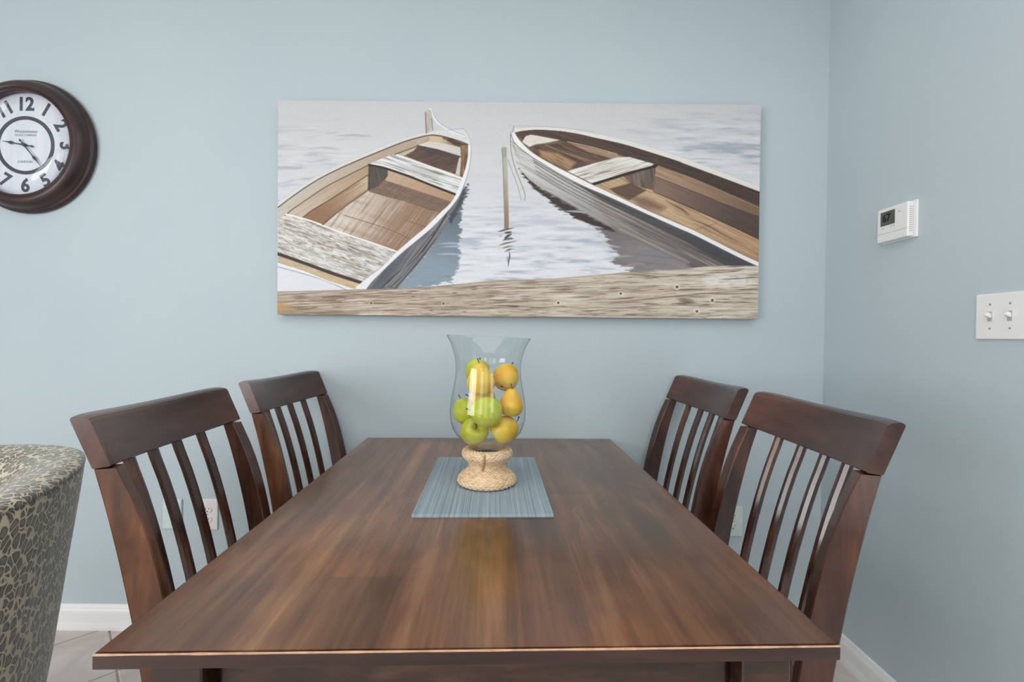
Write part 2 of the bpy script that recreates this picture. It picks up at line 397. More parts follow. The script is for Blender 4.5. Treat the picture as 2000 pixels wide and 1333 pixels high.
# woven pedestal: rope-like rows over a lathe profile
pp = spline([(.060, ZM), (.0745, ZM+.004), (.0765, ZM+.012), (.071, ZM+.022), (.056, ZM+.034), (.0480, ZM+.044), (.0480, ZM+.054), (.056, ZM+.064), (.0645, ZM+.073), (.0660, ZM+.080), (.0625, ZM+.088), (.052, ZM+.092), (.040, ZM+.088), (.030, ZM+.080)], 10)
N = 288; rows = 34; V = []; Lp = [0]
for i in range(1, len(pp)): Lp.append(Lp[-1]+float(np.linalg.norm(pp[i]-pp[i-1])))
ns = rows*5; sl = np.linspace(0, Lp[-1], ns+1); pr_ = np.interp(sl, Lp, [p[0] for p in pp]); pz_ = np.interp(sl, Lp, [p[1] for p in pp])
for i in range(ns+1):
    row = i//5; ph = (i % 5)/5
    tr_ = (pr_[min(i+1, ns)]-pr_[max(i-1, 0)], pz_[min(i+1, ns)]-pz_[max(i-1, 0)]); L_ = math.hypot(*tr_); nx, nz = tr_[1]/L_, -tr_[0]/L_
    for k in range(N):
        a = 2*PI*k/N; d = .0009*math.sin(PI*ph)+.0011*math.sin(PI*ph)*math.sin(a*34+row*PI+ph*1.6)
        r = pr_[i]+nx*d; V.append((r*math.cos(a), r*math.sin(a), pz_[i]+nz*d))
Fc = [(i*N+k, i*N+(k+1) % N, (i+1)*N+(k+1) % N, (i+1)*N+k) for i in range(ns) for k in range(N)]
k = M('woven_straw'); v = k.coords((70, 70, 300)); f = k.noise(v, 1, 3, .6); g = k.noise(k.coords((14, 14, 14)), 1, 2)
c = k.ramp(f, [(.3, srgb(190, 160, 122)), (.5, srgb(220, 194, 160)), (.72, srgb(236, 216, 188))])
c = k.mix(.5, c, k.ramp(g, [(.35, (1.05, .9, .74, 1)), (.65, (1.08, 1.06, 1.04, 1))]), 'MULTIPLY'); k.color(c); k.set(Roughness=.75)
mesh_obj('woven_pedestal', V, Fc, k.m, vase, True)

bp_ = []
for i in range(0, 60):
    t_ = i/59; zz = ZM+.089-.045*t_; rr_ = float(np.interp(zz, [p[1] for p in pp[:112]], [p[0] for p in pp[:112]])) if True else 0
    bp_.append((.0022*math.sin(i*.9)-.004-.006*t_*t_, -(rr_+.0022+.0006*math.cos(i*.9)), zz))
V, Fc = tube(bp_, .0016, 6); o = mesh_obj('seam_twist', V, Fc, plain('brown_straw', srgb(190, 146, 96), .75, nscale=200, amt=.2), vase, True)
# ---- fruit
def fruit_mat(name, c1, c2, c3):
    k = M(name); v = k.coords((1, 1, 1)); g = k.noise(v, 16, 3, .5); f = k.noise(v, 420, 2, .5)
    tc = k.add('ShaderNodeTexCoord'); sp = k.add('ShaderNodeSeparateXYZ'); k.l(tc.outputs['Object'], sp.inputs[0])
    c = k.ramp(g, [(.32, c1), (.5, c2), (.7, c3)])
    c = k.mix(.35, c, k.ramp(f, [(.3, (.85, .85, .7, 1)), (.6, (1.05, 1.05, 1, 1))]), 'MULTIPLY')
    k.color(c); k.set(Roughness=.38, Subsurface_Weight=.0); return k.m
YEL = fruit_mat('yellow_fruit_skin', srgb(214, 176, 52), srgb(238, 196, 62), srgb(240, 212, 96))
ORG = fruit_mat('golden_fruit_skin', srgb(232, 166, 30), srgb(244, 192, 52), srgb(232, 204, 92))
GRN = fruit_mat('green_fruit_skin', srgb(168, 180, 34), srgb(194, 200, 50), srgb(212, 208, 96))
LIM = fruit_mat('lime_fruit_skin', srgb(182, 186, 42), srgb(206, 204, 72), srgb(224, 212, 120))
STEM = plain('dark_fruit_stem', srgb(48, 44, 34), .7, nscale=200, amt=.3)
APPLE = [(.02, .60), (.12, .70), (.30, .84), (.52, .92), (.78, .82), (.95, .50), (1.0, .12), (.95, -.28), (.80, -.64), (.58, -.86), (.38, -.93), (.20, -.88), (.06, -.80), (.01, -.79)]
PEAR = [(.01, 1.22), (.16, 1.27), (.36, 1.19), (.52, 1.0), (.65, .76), (.80, .47), (.94, .16), (1.0, -.08), (.98, -.34), (.84, -.68), (.58, -.90), (.32, -.96), (.14, -.91), (.01, -.88)]
SQUAT = [(.01, 1.02), (.14, 1.06), (.34, 1.02), (.55, .88), (.76, .66), (.93, .34), (1.0, .0), (.96, -.34), (.82, -.66), (.58, -.87), (.34, -.92), (.14, -.86), (.01, -.83)]
def fruit(kind, prof, mat, label, cat, x, dy, z, r, axis, seed):
    rnd = random.Random(seed)
    P = [tuple(p) for p in spline(prof, 4)]; V, Fc = lathe(P, 40)
    V2 = []
    for (a, b, c) in V:
        an = math.atan2(b, a); k_ = 1+.022*math.cos(an*2+seed)+.014*math.cos(an*5+seed*2)*max(0, -c)
        V2.append((a*r*k_, b*r*k_, c*r))
    root = tag(empty(kind, (VX+x, VY+dy, z)), label, cat, 'apples and pears in the glass vase')
    root.rotation_euler = Vector(axis).to_track_quat('Z', 'Y').to_euler()
    mesh_obj('flesh', V2, Fc, mat, root, True)
    zt = P[0][1]*r; b1, b2 = rnd.uniform(-.25, .25), rnd.uniform(-.25, .25)
    pts = [(b1*r*t*t, b2*r*t*t, zt-.003+t*(.017 if prof is not APPLE else .021)) for t in (0, .25, .5, .75, 1)]
    V, Fc = tube(pts, [.0011, .0010, .0010, .0013, .0018], 7); mesh_obj('stem', V, Fc, STEM, root)
    zb = P[-1][1]*r; V, Fc = lathe([(.0005, zb+.002), (.003, zb+.001), (.0042, zb-.0012), (.002, zb-.0008), (.0005, zb-.0004)], 10); mesh_obj('calyx', V, Fc, STEM, root)
    return root
fruit('apple', APPLE, LIM, 'yellow-green apple at the bottom left of the vase, dark stem pit turned forward', 'apple', -.034, -.022, .902, .0355, (.28, -.62, .45), 1)
fruit('pear', SQUAT, YEL, 'golden pear lying at the bottom right of the vase, stem to the right', 'pear', .044, -.018, .908, .0352, (.82, .10, .48), 2)
fruit('pear', SQUAT, GRN, 'bright green round pear at the front centre, stem pointing left', 'pear', .000, -.052, .958, .0385, (-.95, -.25, .16), 3)
fruit('pear', SQUAT, GRN, 'green pear at the far left, half behind the bright green one', 'pear', -.062, .010, .950, .0325, (-.35, .25, .9), 4)
fruit('pear', PEAR, ORG, 'golden upright pear against the right side of the vase, stem up', 'pear', .061, -.016, .974, .0315, (.06, .02, 1), 5)
fruit('pear', SQUAT, YEL, 'yellow pear lying in the middle, beneath the upright one with a raised stem', 'pear', -.015, .022, .982, .0335, (-.9, .2, .1), 6)
fruit('pear', PEAR, YEL, 'yellow upright pear highest in the vase, stem leaning left', 'pear', -.018, -.026, 1.034, .0362, (-.10, .05, 1), 7)
fruit('apple', APPLE, GRN, 'green apple mostly hidden behind the highest yellow pear', 'apple', -.032, .040, 1.052, .0330, (.2, .3, 1), 8)
fruit('pear', SQUAT, ORG, 'golden rounded pear at the top right of the pile', 'pear', .046, .026, 1.040, .0355, (.4, .6, .9), 9)

# ================================================================== PAINTING (paint laid on a fine canvas grid)
GW, GH = 943, 420
uu, vv = np.meshgrid(np.linspace(0, 1, GW), np.linspace(0, 1, GH))
XLft = 543-1*vv; XRgt = 1486-6*vv
PX = XLft+(XRgt-XLft)*uu; PY = (196+9*uu)*(1-vv)+(614+10*uu)*vv
IMG = np.zeros((GH, GW, 3)); HGT = np.zeros((GH, GW))
def nz(seed, ang, su, sv, oct=3, X=None, Y=None):
    rs = np.random.RandomState(seed); X = PX if X is None else X; Y = PY if Y is None else Y
    c, s_ = math.cos(ang), math.sin(ang); A = (X*c+Y*s_)/su; B = (-X*s_+Y*c)/sv; out = 0; amp = 1; tot = 0
    for o_ in range(oct):
        T = rs.rand(128, 128); a = A*2**o_+17.3*o_; b = B*2**o_+5.1*o_; ia = np.floor(a).astype(int); ib = np.floor(b).astype(int)
        fa = a-ia; fb = b-ib; fa = fa*fa*(3-2*fa); fb = fb*fb*(3-2*fb); g = lambda i, j: T[(ia+i) % 128, (ib+j) % 128]
        out = out+amp*((g(0, 0)*(1-fa)+g(1, 0)*fa)*(1-fb)+(g(0, 1)*(1-fa)+g(1, 1)*fa)*fb); tot += amp; amp *= .55
    return out/tot
def sdist(pts, X, Y):
    D = np.full(X.shape, 1e9); ins = np.zeros(X.shape, bool); n = len(pts)
    for i in range(n):
        x0, y0 = pts[i]; x1, y1 = pts[(i+1) % n]; dx, dy = x1-x0, y1-y0; L = dx*dx+dy*dy+1e-9
        t = np.clip(((X-x0)*dx+(Y-y0)*dy)/L, 0, 1); D = np.minimum(D, (X-x0-t*dx)**2+(Y-y0-t*dy)**2)
        if y0 != y1:
            c = ((Y >= y0) != (Y >= y1)) & (X < (x1-x0)*(Y-y0)/(y1-y0)+x0); ins ^= c
    D = np.sqrt(D); return np.where(ins, D, -D)
def bbox(pts, pad):
    xs = [p[0] for p in pts]; ys = [p[1] for p in pts]
    mk = (PX > min(xs)-pad) & (PX < max(xs)+pad) & (PY > min(ys)-pad) & (PY < max(ys)+pad)
    r_ = np.where(mk.any(1))[0]; c_ = np.where(mk.any(0))[0]
    if len(r_) == 0 or len(c_) == 0: return None
    return slice(r_[0], r_[-1]+1), slice(c_[0], c_[-1]+1)
def C(*c): return np.array(c, float)
def fill(pts, c1, c2=None, grad=None, tex=None, soft=.8, rag=None, h=0, op=1):
    """grad=(x0,y0,x1,y1) c1->c2 ; tex=list of (seed,ang,su,sv,amp,colour) ; rag=(seed,su,sv,amp)"""
    bb = bbox(pts, 4+(rag[3] if rag else 0))
    if bb is None: return
    X = PX[bb]; Y = PY[bb]; d = sdist(pts, X, Y)
    if rag: d = d+(nz(rag[0], 0, rag[1], rag[2], 3, X, Y)-.5)*2*rag[3]
    al = np.clip(.5+d/soft, 0, 1)[..., None]*op
    base = np.zeros(X.shape+(3,))+C(*c1)
    if c2 is not None:
        x0, y0, x1, y1 = grad; t = np.clip(((X-x0)*(x1-x0)+(Y-y0)*(y1-y0))/((x1-x0)**2+(y1-y0)**2), 0, 1)[..., None]; base = base*(1-t)+C(*c2)*t
    hh = 0
    for (sd, an, su, sv, amp, col) in (tex or []):
        n_ = nz(sd, an, su, sv, 3, X, Y); k_ = np.clip((n_-.5)*4*amp, 0, 1)[..., None]; base = base*(1-k_)+C(*col)*k_
        hh = hh+(n_-.5)
    IMG[bb] = IMG[bb]*(1-al)+base*al
    if h: HGT[bb] += h*hh*al[..., 0]
def stroke(pts, wd, col, op=1, soft=.9, taper=False, sm=True):
    P = [tuple(p) for p in (spline(pts, 6) if sm and len(pts) > 2 else pts)]; bb = bbox(P, wd+3)
    if bb is None: return
    X = PX[bb]; Y = PY[bb]; D = np.full(X.shape, 1e9); Wd = np.full(X.shape, wd*1.0); n = len(P)
    for i in range(n-1):
        x0, y0 = P[i]; x1, y1 = P[i+1]; dx, dy = x1-x0, y1-y0; t = np.clip(((X-x0)*dx+(Y-y0)*dy)/(dx*dx+dy*dy+1e-9), 0, 1)
        d = np.sqrt((X-x0-t*dx)**2+(Y-y0-t*dy)**2)
        if taper: d = d+wd*.5*abs(2*(i+t)/(n-1)-1)**2
        D = np.minimum(D, d)
    al = (np.clip((wd/2-D)/soft+.5, 0, 1)*op)[..., None]; IMG[bb] = IMG[bb]*(1-al)+C(*col)*al
# water
t = np.clip((PY-200)/340, 0, 1)[..., None]
IMG[:] = C(199, 199, 201)*(1-t)+C(221, 224, 230)*t
def waves(seed, mask, amp, cdark, clight, su=46, sv=4.2, ang=0):
    n_ = nz(seed, ang, su, sv, 3); k1 = (np.clip((n_-.52)*5, 0, 1)*mask*amp)[..., None]; k2 = (np.clip((.44-n_)*5, 0, 1)*mask*amp)[..., None]
    IMG[:] = IMG*(1-k1)+C(*cdark)*k1; IMG[:] = IMG*(1-k2)+C(*clight)*k2
g1 = np.clip((730-PX)/120, 0, 1)*np.clip((PY-215)/120, 0, 1); waves(3, g1, .85, (170, 172, 184), (216, 216, 218), 60, 8, -.06)
g1 = np.clip((PX-1160)/150, 0, 1)*np.clip((PY-200)/90, 0, 1); waves(5, g1, .95, (160, 168, 182), (218, 221, 225), 62, 7, .05)
g1 = np.clip((PY-360)/130, 0, 1)*np.clip((PX-860)/40, 0, 1); waves(8, g1, .8, (166, 174, 192), (228, 232, 238), 48, 7)
g1 = np.clip((PY-250)/200, .08, .25); waves(9, g1, .5, (180, 184, 192), (222, 222, 226), 90, 9)
# soft ripple strokes
rs = random.Random(4)
for _ in range(26):
    x = rs.uniform(900, 1190); y = rs.uniform(400, 545); L = rs.uniform(14, 46)
    stroke([(x-L, y+rs.uniform(-1, 1)), (x, y-1.5), (x+L, y+rs.uniform(-1, 1))], rs.uniform(2, 5), rs.choice([(158, 166, 184), (190, 194, 206), (226, 230, 238)]), .4, 2.5, True)
for _ in range(30):
    if rs.random() < .5: x, y = rs.uniform(545, 700), rs.uniform(250, 330)+0
    else: x, y = rs.uniform(1250, 1475), rs.uniform(235, 345)
    L = rs.uniform(14, 44)
    stroke([(x-L, y), (x, y-1), (x+L, y+rs.uniform(-2, 3))], rs.uniform(1.5, 4), rs.choice([(150, 156, 170), (172, 178, 190), (222, 224, 228)]), .42, 2, True)
# ---- reflections in the water
fill([(912, 372), (904, 395), (900, 420), (899, 450), (896, 480), (899, 505), (892, 530), (884, 548), (850, 560), (770, 566), (800, 530), (840, 480), (870, 425), (890, 385)], (92, 102, 114), (138, 156, 170), (880, 400, 850, 520), rag=(21, 16, 3, 9), soft=4,
     tex=[(31, 0, 40, 6, .5, (120, 136, 152))])
fill([(914, 360), (908, 378), (900, 398), (892, 420), (880, 436), (876, 425), (888, 400), (900, 372)], (70, 74, 80), rag=(22, 10, 3, 5), soft=3)
for yy, x0, x1 in ((476, 856, 910), (482, 860, 930), (497, 852, 905)): stroke([(x0, yy), ((x0+x1)/2, yy-1), (x1, yy+1)], 4, (186, 204, 216), .6, 2.5, True)
fill([(1016, 330), (1028, 352), (1060, 376), (1085, 402), (1120, 420), (1150, 440), (1178, 458), (1188, 480), (1206, 500), (1196, 515), (1236, 524), (1200, 545), (1360, 524), (1340, 505), (1264, 472), (1145, 412), (1050, 360)],
     (92, 84, 84), (134, 129, 134), (1090, 390, 1250, 500), rag=(23, 18, 3.2, 10), soft=5, tex=[(33, .1, 60, 7, .5, (112, 104, 108)), (34, 0, 30, 4, .35, (150, 134, 124))])
fill([(1012, 328), (1050, 366), (1100, 396), (1160, 428), (1210, 456), (1180, 448), (1120, 424), (1080, 396), (1040, 366)], (62, 54, 52), rag=(24, 14, 3, 4), soft=3)
for (x0, y0, x1, y1, c_) in ((1130, 398, 1180, 408, (176, 162, 148)), (1100, 412, 1150, 416, (206, 212, 222)), (1170, 478, 1214, 484, (196, 178, 158)), (1196, 503, 1240, 500, (176, 156, 138)), (1210, 522, 1262, 514, (170, 146, 132)), (1130, 440, 1180, 446, (214, 220, 230)), (1150, 470, 1196, 468, (210, 214, 222))):
    stroke([(x0, y0), ((x0+x1)/2, (y0+y1)/2-1), (x1, y1)], 4, c_, .7, 2, True)
# ---- left boat
GOut = [(543, 394), (581, 367), (622, 342), (664, 320), (705, 303), (750, 284), (780, 273), (810, 264), (840, 257), (865, 253), (888, 253), (903, 253), (911, 259), (916, 270)]
GLin = [(543, 405), (581, 376.5), (622, 350), (664, 328.7), (705, 310.5), (738, 297), (780, 280), (810, 270.5), (840, 264), (862, 266), (885, 272), (900, 277), (913.6, 282.5)]
RIn = [(913.6, 282.5), (913.5, 305), (909, 327.5), (902, 348.5), (891, 377), (878, 398), (860, 414.7), (832, 442.7), (802.5, 467.5), (776, 490.6), (744.8, 522), (720, 541), (693, 562)]
ROut = [(919.6, 284), (918, 314), (911.5, 344), (899, 378), (887, 397), (873.5, 413), (843.8, 444.4), (812.4, 470.8), (782.7, 495.6), (749.7, 527), (727, 550), (713, 568)]
sm = lambda P: [tuple(p) for p in spline(P, 5)]
hb = sm([(911, 346), (902, 376), (893, 396), (884, 412), (875, 424.6), (863.6, 451), (848.8, 474), (827, 502), (806, 528.6), (782.7, 555), (774.5, 566)])
fill(sm(ROut)+hb[::-1], (92, 98, 110), (124, 124, 126), (760, 520, 800, 545), tex=[(41, -.95, 70, 2.6, .6, (156, 148, 140)), (42, -.95, 60, 3, .5, (80, 84, 94))], soft=1)
for P in ([(746, 562), (769.5, 538.5), (806, 509), (839, 469), (862, 433), (880, 404)], [(762, 561), (789, 537), (819, 499), (852, 452.6), (872, 420)], [(773, 563), (797, 534), (826, 500), (850, 466)], [(756, 554), (790, 522), (822, 485), (848, 452)]):
    stroke(P, 1.5, (42, 42, 48), .85); 
for P in ([(752, 560), (778, 534), (812, 500), (842, 462)], [(768, 560), (794, 533), (824, 494)]): stroke(P, 1.4, (176, 168, 160), .7)
inner_poly = sm(GLin)+sm(RIn)+[(689, 564), (543, 512)]
fill(inner_poly, (188, 168, 146), tex=[(51, -.5, 60, 5, .4, (160, 134, 110))])
# side planks
fill(sm([(543, 405), (581, 376.5), (622, 350), (664, 328.7), (705, 310.5), (738, 297), (780, 280), (810, 270.5)])+[(816, 283), (776, 302), (720, 322), (680, 342), (639, 363), (606, 384.8), (569, 410), (543, 430)], (202, 192, 178), (184, 160, 138), (560, 400, 760, 310), tex=[(52, -.52, 50, 3, .35, (176, 162, 146))])
fill([(569, 410), (606, 384.8), (639, 363), (680, 342), (720, 322), (718, 342), (672, 371.6), (639, 393), (611, 409.5), (592, 424), (562, 417)], (200, 184, 164), (180, 150, 122), (580, 410, 715, 335), tex=[(53, -.55, 50, 3, .35, (168, 138, 112))])
fill([(592, 424), (611, 409.5), (639, 393), (672, 371.6), (718, 342), (720, 370), (665, 409), (630, 440)], (150, 112, 82), (196, 172, 146), (640, 420, 710, 355), tex=[(54, -.55, 40, 3, .5, (136, 100, 74))])
# inside, under bench two
fill([(720, 321), (757, 332), (900, 378), (878, 398), (860, 415), (835, 410), (794, 393), (754, 384), (720, 373)], (128, 102, 88), tex=[(55, .25, 30, 5, .5, (156, 128, 104)), (56, -.7, 30, 3, .4, (100, 80, 72))])
fill([(757, 333), (893, 379), (880, 394), (820, 374), (752, 352)], (196, 166, 138), (178, 142, 112), (760, 345, 880, 388), tex=[(57, -.9, 20, 3, .3, (168, 134, 108))])
fill([(719, 321), (757, 331), (757, 344), (738, 364), (718, 372)], (84, 76, 70), tex=[(58, 1.4, 26, 2, .5, (60, 56, 54)), (59, 1.4, 26, 2, .4, (118, 108, 98))])
# floor boards
fill([(720, 373), (754, 384), (794, 393), (835, 410), (860, 415), (832, 443), (802, 468), (776, 491), (720, 472), (666, 454), (630, 440), (665, 409)], (212, 202, 190), (150, 116, 92), (690, 400, 790, 450),
     tex=[(60, -.92, 60, 3, .45, (134, 104, 82)), (61, -.92, 40, 2.4, .3, (222, 210, 196)), (62, .3, 60, 9, .35, (160, 124, 100))])
for P in ([(672, 420), (760, 448), (802, 468)], [(720, 374), (794, 394), (860, 415)], [(792, 430), (832, 443)], [(745, 358), (800, 380), (864, 402)]): stroke(P, 1.3, (110, 82, 66), .7)
for k_ in range(7): stroke([(735+k_*17, 378+k_*5), (672+k_*17, 452+k_*5)], 1, (236, 226, 214) if k_ % 2 else (120, 92, 74), .35, sm=False)
# bow compartment
fill([(792, 305), (810, 292), (816, 284), (855, 291.5), (898.6, 305), (889.6, 340), (840, 324)], (98, 76, 66), tex=[(63, -.5, 40, 3, .55, (134, 104, 84)), (64, -.4, 30, 3, .5, (66, 52, 48))])
fill([(816, 285), (855, 291), (898, 305), (896, 314), (850, 302), (838, 306)], (72, 66, 66), op=.7, soft=4)
fill([(775, 302), (810, 288), (808, 295), (790, 306)], (196, 178, 154))
fill([(816, 283), (840, 275), (870, 276), (898.6, 285), (900, 305), (855, 291.5)], (216, 210, 200), (206, 200, 196), (820, 280, 900, 300), tex=[(65, .25, 20, 3, .3, (190, 182, 172))])
fill([(838, 266), (862, 268), (885, 274), (900, 279), (898, 288), (870, 281), (838, 276)], (206, 184, 148), (120, 92, 72), (860, 270, 898, 280), soft=1.5)
fill([(862, 268), (885, 273), (913, 283), (913, 290), (898, 287), (880, 280)], (82, 62, 52), soft=1.5, rag=(25, 8, 4, 1.5))
fill([(898, 284), (913.6, 283), (913, 305), (909, 327), (902, 348), (897, 342), (901, 310)], (150, 116, 78), (110, 82, 60), (898, 300, 912, 305), tex=[(66, 1.5, 20, 2, .5, (196, 170, 130))])
fill([(889, 340), (896, 308), (901, 308), (898, 343)], (206, 198, 184))
stroke([(899, 280), (900, 310), (898, 342)], 1.2, (90, 66, 50), .8)
# bench two
b2 = [(722, 320), (739, 312), (763, 302.5), (774, 301.5), (840, 324.5), (903, 347), (891, 378), (855, 364), (795, 340.5), (750, 325.5)]
stroke([(720, 322), (750, 328), (795, 343), (855, 367), (890, 380)], 4, (52, 44, 38), 1)
fill(b2, (222, 224, 224), tex=[(67, .34, 44, 2.4, .75, (120, 112, 102)), (68, .34, 30, 3, .4, (196, 194, 190)), (69, .34, 50, 2, .5, (244, 246, 248))], h=1)
for k_ in range(9):
    a = .1+k_*.1; x0, y0 = 745+20*a, 322-14*a; stroke([(x0+6*k_, y0+2*k_-4), (x0+50+6*k_, y0+20+2*k_-6), (x0+100, y0+40-12*a)], 1.1, (96, 88, 80), .5, taper=True)
stroke([(774, 302), (840, 325), (902, 348)], 1.8, (240, 240, 238), .9)
# bench one
b1 = [(543, 428), (559.8, 418), (612, 433), (666, 454), (720, 472), (776, 492), (744, 521), (707, 550), (648, 530.4), (594, 510.6), (543, 492.6)]
fill(b1, (220, 217, 213), (216, 216, 214), (560, 450, 740, 530), tex=[(70, .345, 40, 3, .75, (132, 120, 110)), (71, .345, 16, 3, .6, (176, 160, 150)), (72, .345, 60, 4, .5, (236, 235, 233)), (73, .345, 9, 2, .55, (128, 120, 104))], h=1.2)
rs = random.Random(9)
for _ in range(34):
    a, b = rs.random(), rs.random(); x = 548+a*150+b*30; y = 432+a*52+b*55-6; L = rs.uniform(6, 34)
    stroke([(x, y), (x+L*.5, y+L*.17+rs.uniform(-1.5, 1.5)), (x+L, y+L*.35)], rs.uniform(.8, 1.6), rs.choice([(96, 86, 78), (120, 98, 84), (140, 124, 96)]), .6, taper=True)
stroke([(560, 418), (612, 433), (666, 454), (720, 472), (775, 491.5)], 3, (240, 236, 230))
stroke([(543, 495.5), (594, 513.6), (648, 533.4), (705, 552)], 6.5, (66, 54, 46))
fill([(543, 499), (594, 517), (648, 537), (704, 555), (694, 564), (640, 548), (594, 529), (543, 513)], (196, 172, 144), (214, 186, 142), (560, 505, 700, 560), tex=[(74, .34, 24, 4, .5, (166, 140, 114)), (75, .34, 14, 5, .4, (226, 206, 170))])
fill([(543, 513), (594, 529), (640, 548), (694, 565), (700, 572), (543, 572)], (222, 223, 228))
stroke([(543, 521), (594, 535), (640, 550), (676, 566)], 1.8, (150, 158, 168), .8)
stroke([(543, 515), (594, 531), (640, 549), (690, 566)], 2, (240, 240, 240), .8)
# gunwales and lines
fill(sm(GOut)+[(919, 282)]+sm(GLin)[::-1], (216, 215, 213), tex=[(76, -.4, 30, 2, .3, (200, 198, 194))])
stroke(GOut, 1, (184, 186, 190), .6)
stroke(GLin, 2.0, (62, 52, 44), .95)
for P in ([(562, 417), (569.7, 409.5), (606, 384.8), (639, 363), (680, 342), (720, 322)], [(592, 424), (611, 409.5), (639, 393), (672, 371.6), (718, 342)], [(630, 439), (665.5, 409.5), (720, 370)], [(770, 302), (810, 287), (816, 284)], [(790, 305), (812, 293)]):
    stroke(P, 1.8, (78, 56, 42), .9)
fill(sm(RIn)+sm(ROut)[::-1], (232, 232, 234))
stroke(ROut, 1.1, (120, 126, 136), .7)
stroke([(913, 262), (918, 275), (920, 300), (917, 325)], 1.2, (176, 182, 192), .8)
# post and rope behind the bow
fill([(829, 219), (836, 214), (842, 216), (844.5, 240), (845, 255), (832, 261), (830, 240)], (190, 186, 176), tex=[(77, 1.5, 20, 3, .4, (160, 150, 134))], rag=(26, 4, 6, 1))
stroke([(830.5, 220), (831, 240), (832, 260)], 2.2, (118, 98, 78), .75, 1.6); stroke([(842, 232), (844, 245), (845, 255)], 1.5, (110, 104, 96), .7)
stroke([(838, 213), (843, 216), (846, 229), (860, 245), (885, 259), (906, 266)], 3, (228, 229, 232)); stroke([(843, 214), (848, 228), (862, 243), (887, 257), (907, 264)], 1, (150, 152, 160), .8)
stroke([(872, 255), (890, 252), (904, 252), (911, 259)], 1.1, (160, 162, 168), .8)
# ---- centre post with reflection
fill([(978.8, 290), (980, 287), (986, 286), (989, 289), (990.8, 335), (992, 380), (994, 430), (993, 446), (984, 447), (984.8, 430), (983, 365), (981, 320)], (176, 176, 164), (146, 120, 98), (985, 330, 988, 435), tex=[(78, 1.55, 30, 3, .35, (196, 196, 194))])
stroke([(980.5, 290), (983, 365), (985.5, 445)], 1.4, (120, 112, 96), .7); stroke([(989.5, 290), (992, 365), (994, 445)], 1.2, (206, 198, 184), .7)
fill([(978, 290), (988, 288), (988, 306), (981, 308)], (150, 152, 136), soft=3, op=.7)
for P, wd, c_ in (([(971, 453), (985, 449), (1005, 444.5)], 3, (66, 58, 52)), ([(984, 455), (1000, 453)], 4, (60, 54, 50)), ([(984, 468), (990, 462), (1000, 456)], 5, (64, 60, 62)), ([(980, 470), (995, 466), (1003, 466)], 4, (92, 92, 98)), ([(972, 480), (988, 475), (1009, 471)], 3, (110, 98, 80)), ([(980, 485), (990, 482), (1003, 480)], 3, (134, 122, 98)), ([(985, 492), (993, 488), (1001, 486)], 3, (96, 84, 70)), ([(994, 490), (995, 500), (993, 510), (992, 522)], 3.2, (84, 80, 80)), ([(990, 500), (990, 512)], 2.5, (150, 158, 176)), ([(974, 462), (980, 460)], 4, (160, 176, 196))):
    stroke(P, wd, c_, .9, 1.2, True)
# ---- right boat
Rup = [(1006.5, 258.5), (1020, 255.5), (1050, 253.3), (1095, 256), (1132, 262), (1160, 268.5), (1180, 272.8), (1220, 282), (1263, 295), (1320, 313), (1338, 320), (1406, 345), (1486, 375)]
Rupo = [(1003, 250), (1020, 250), (1050, 248), (1095, 250), (1132, 255), (1180, 264.5), (1220, 273), (1263, 285), (1320, 303), (1406, 334), (1486, 365)]
Rlin = [(1005, 260), (1015.5, 275), (1041, 299), (1080, 322), (1108.6, 336.5), (1156, 360), (1180, 371), (1229, 394), (1260, 409), (1320, 434.6), (1357.5, 451), (1435.6, 490.4), (1486, 514)]
Rlout = [(996.8, 259), (1005, 279.5), (1032, 302), (1065, 323), (1095, 341), (1140, 364), (1180, 381), (1229, 403), (1320, 444), (1357.5, 460.5), (1435.6, 500), (1486, 524)]
Rhb = [(994.5, 264), (997.5, 290), (1009.5, 320), (1026, 343), (1050, 363), (1100, 391), (1145, 416.6), (1205, 450), (1264, 476), (1336, 510), (1352, 530)]
hp = sm(Rlout)+[(1486, 540), (1352, 540)]+sm(Rhb)[::-1]
fill(hp, (212, 211, 210), (128, 122, 120), (1040, 320, 1240, 430), tex=[(80, .48, 90, 3, .55, (166, 158, 154)), (81, .48, 70, 2.2, .35, (104, 96, 94))])
fill([(1160, 390), (1229, 403), (1320, 444), (1357, 460), (1436, 500), (1474, 520), (1474, 530), (1350, 530), (1336, 510), (1264, 476), (1205, 450)], (140, 132, 128), (104, 96, 94), (1200, 430, 1380, 500), tex=[(82, .48, 120, 2.4, .7, (74, 68, 70)), (83, .46, 90, 3, .45, (176, 166, 156))], soft=14)
fill(sm([(1120, 356), (1180, 381), (1229, 403), (1320, 444), (1357.5, 460.5), (1435.6, 500), (1486, 524)])+[(1486, 534), (1420, 522), (1340, 472), (1240, 424), (1180, 394)], (84, 82, 86), (72, 72, 78), (1200, 400, 1400, 500), soft=3, tex=[(84, .48, 90, 4, .3, (104, 98, 98))])
for off, c_ in ((12, (70, 62, 62)), (21, (84, 76, 74)), (30, (96, 88, 84)), (38, (110, 100, 96))):
    P = [(1040+off*.2, 306+off*.9), (1100, 343+off*.75), (1180, 384+off*.8), (1260, 420+off*.95), (1340, 458+off*1.05), (1400+30-off, 494+off)]
    stroke(P, 1.3 if off > 15 else 1.6, c_, .75)
for off in (8, 17, 26): stroke([(1001, 275+off*.4), (1015, 300+off*.6), (1045, 326+off*.5), (1100, 356+off*.55)], .9, (140, 136, 140), .7)
stroke([(1040, 312), (1110, 352), (1190, 392), (1280, 430)], 1.8, (56, 50, 50), .6)
stroke([(1210, 448), (1264, 473), (1345, 513)], 5, (170, 158, 146), .5, 3)
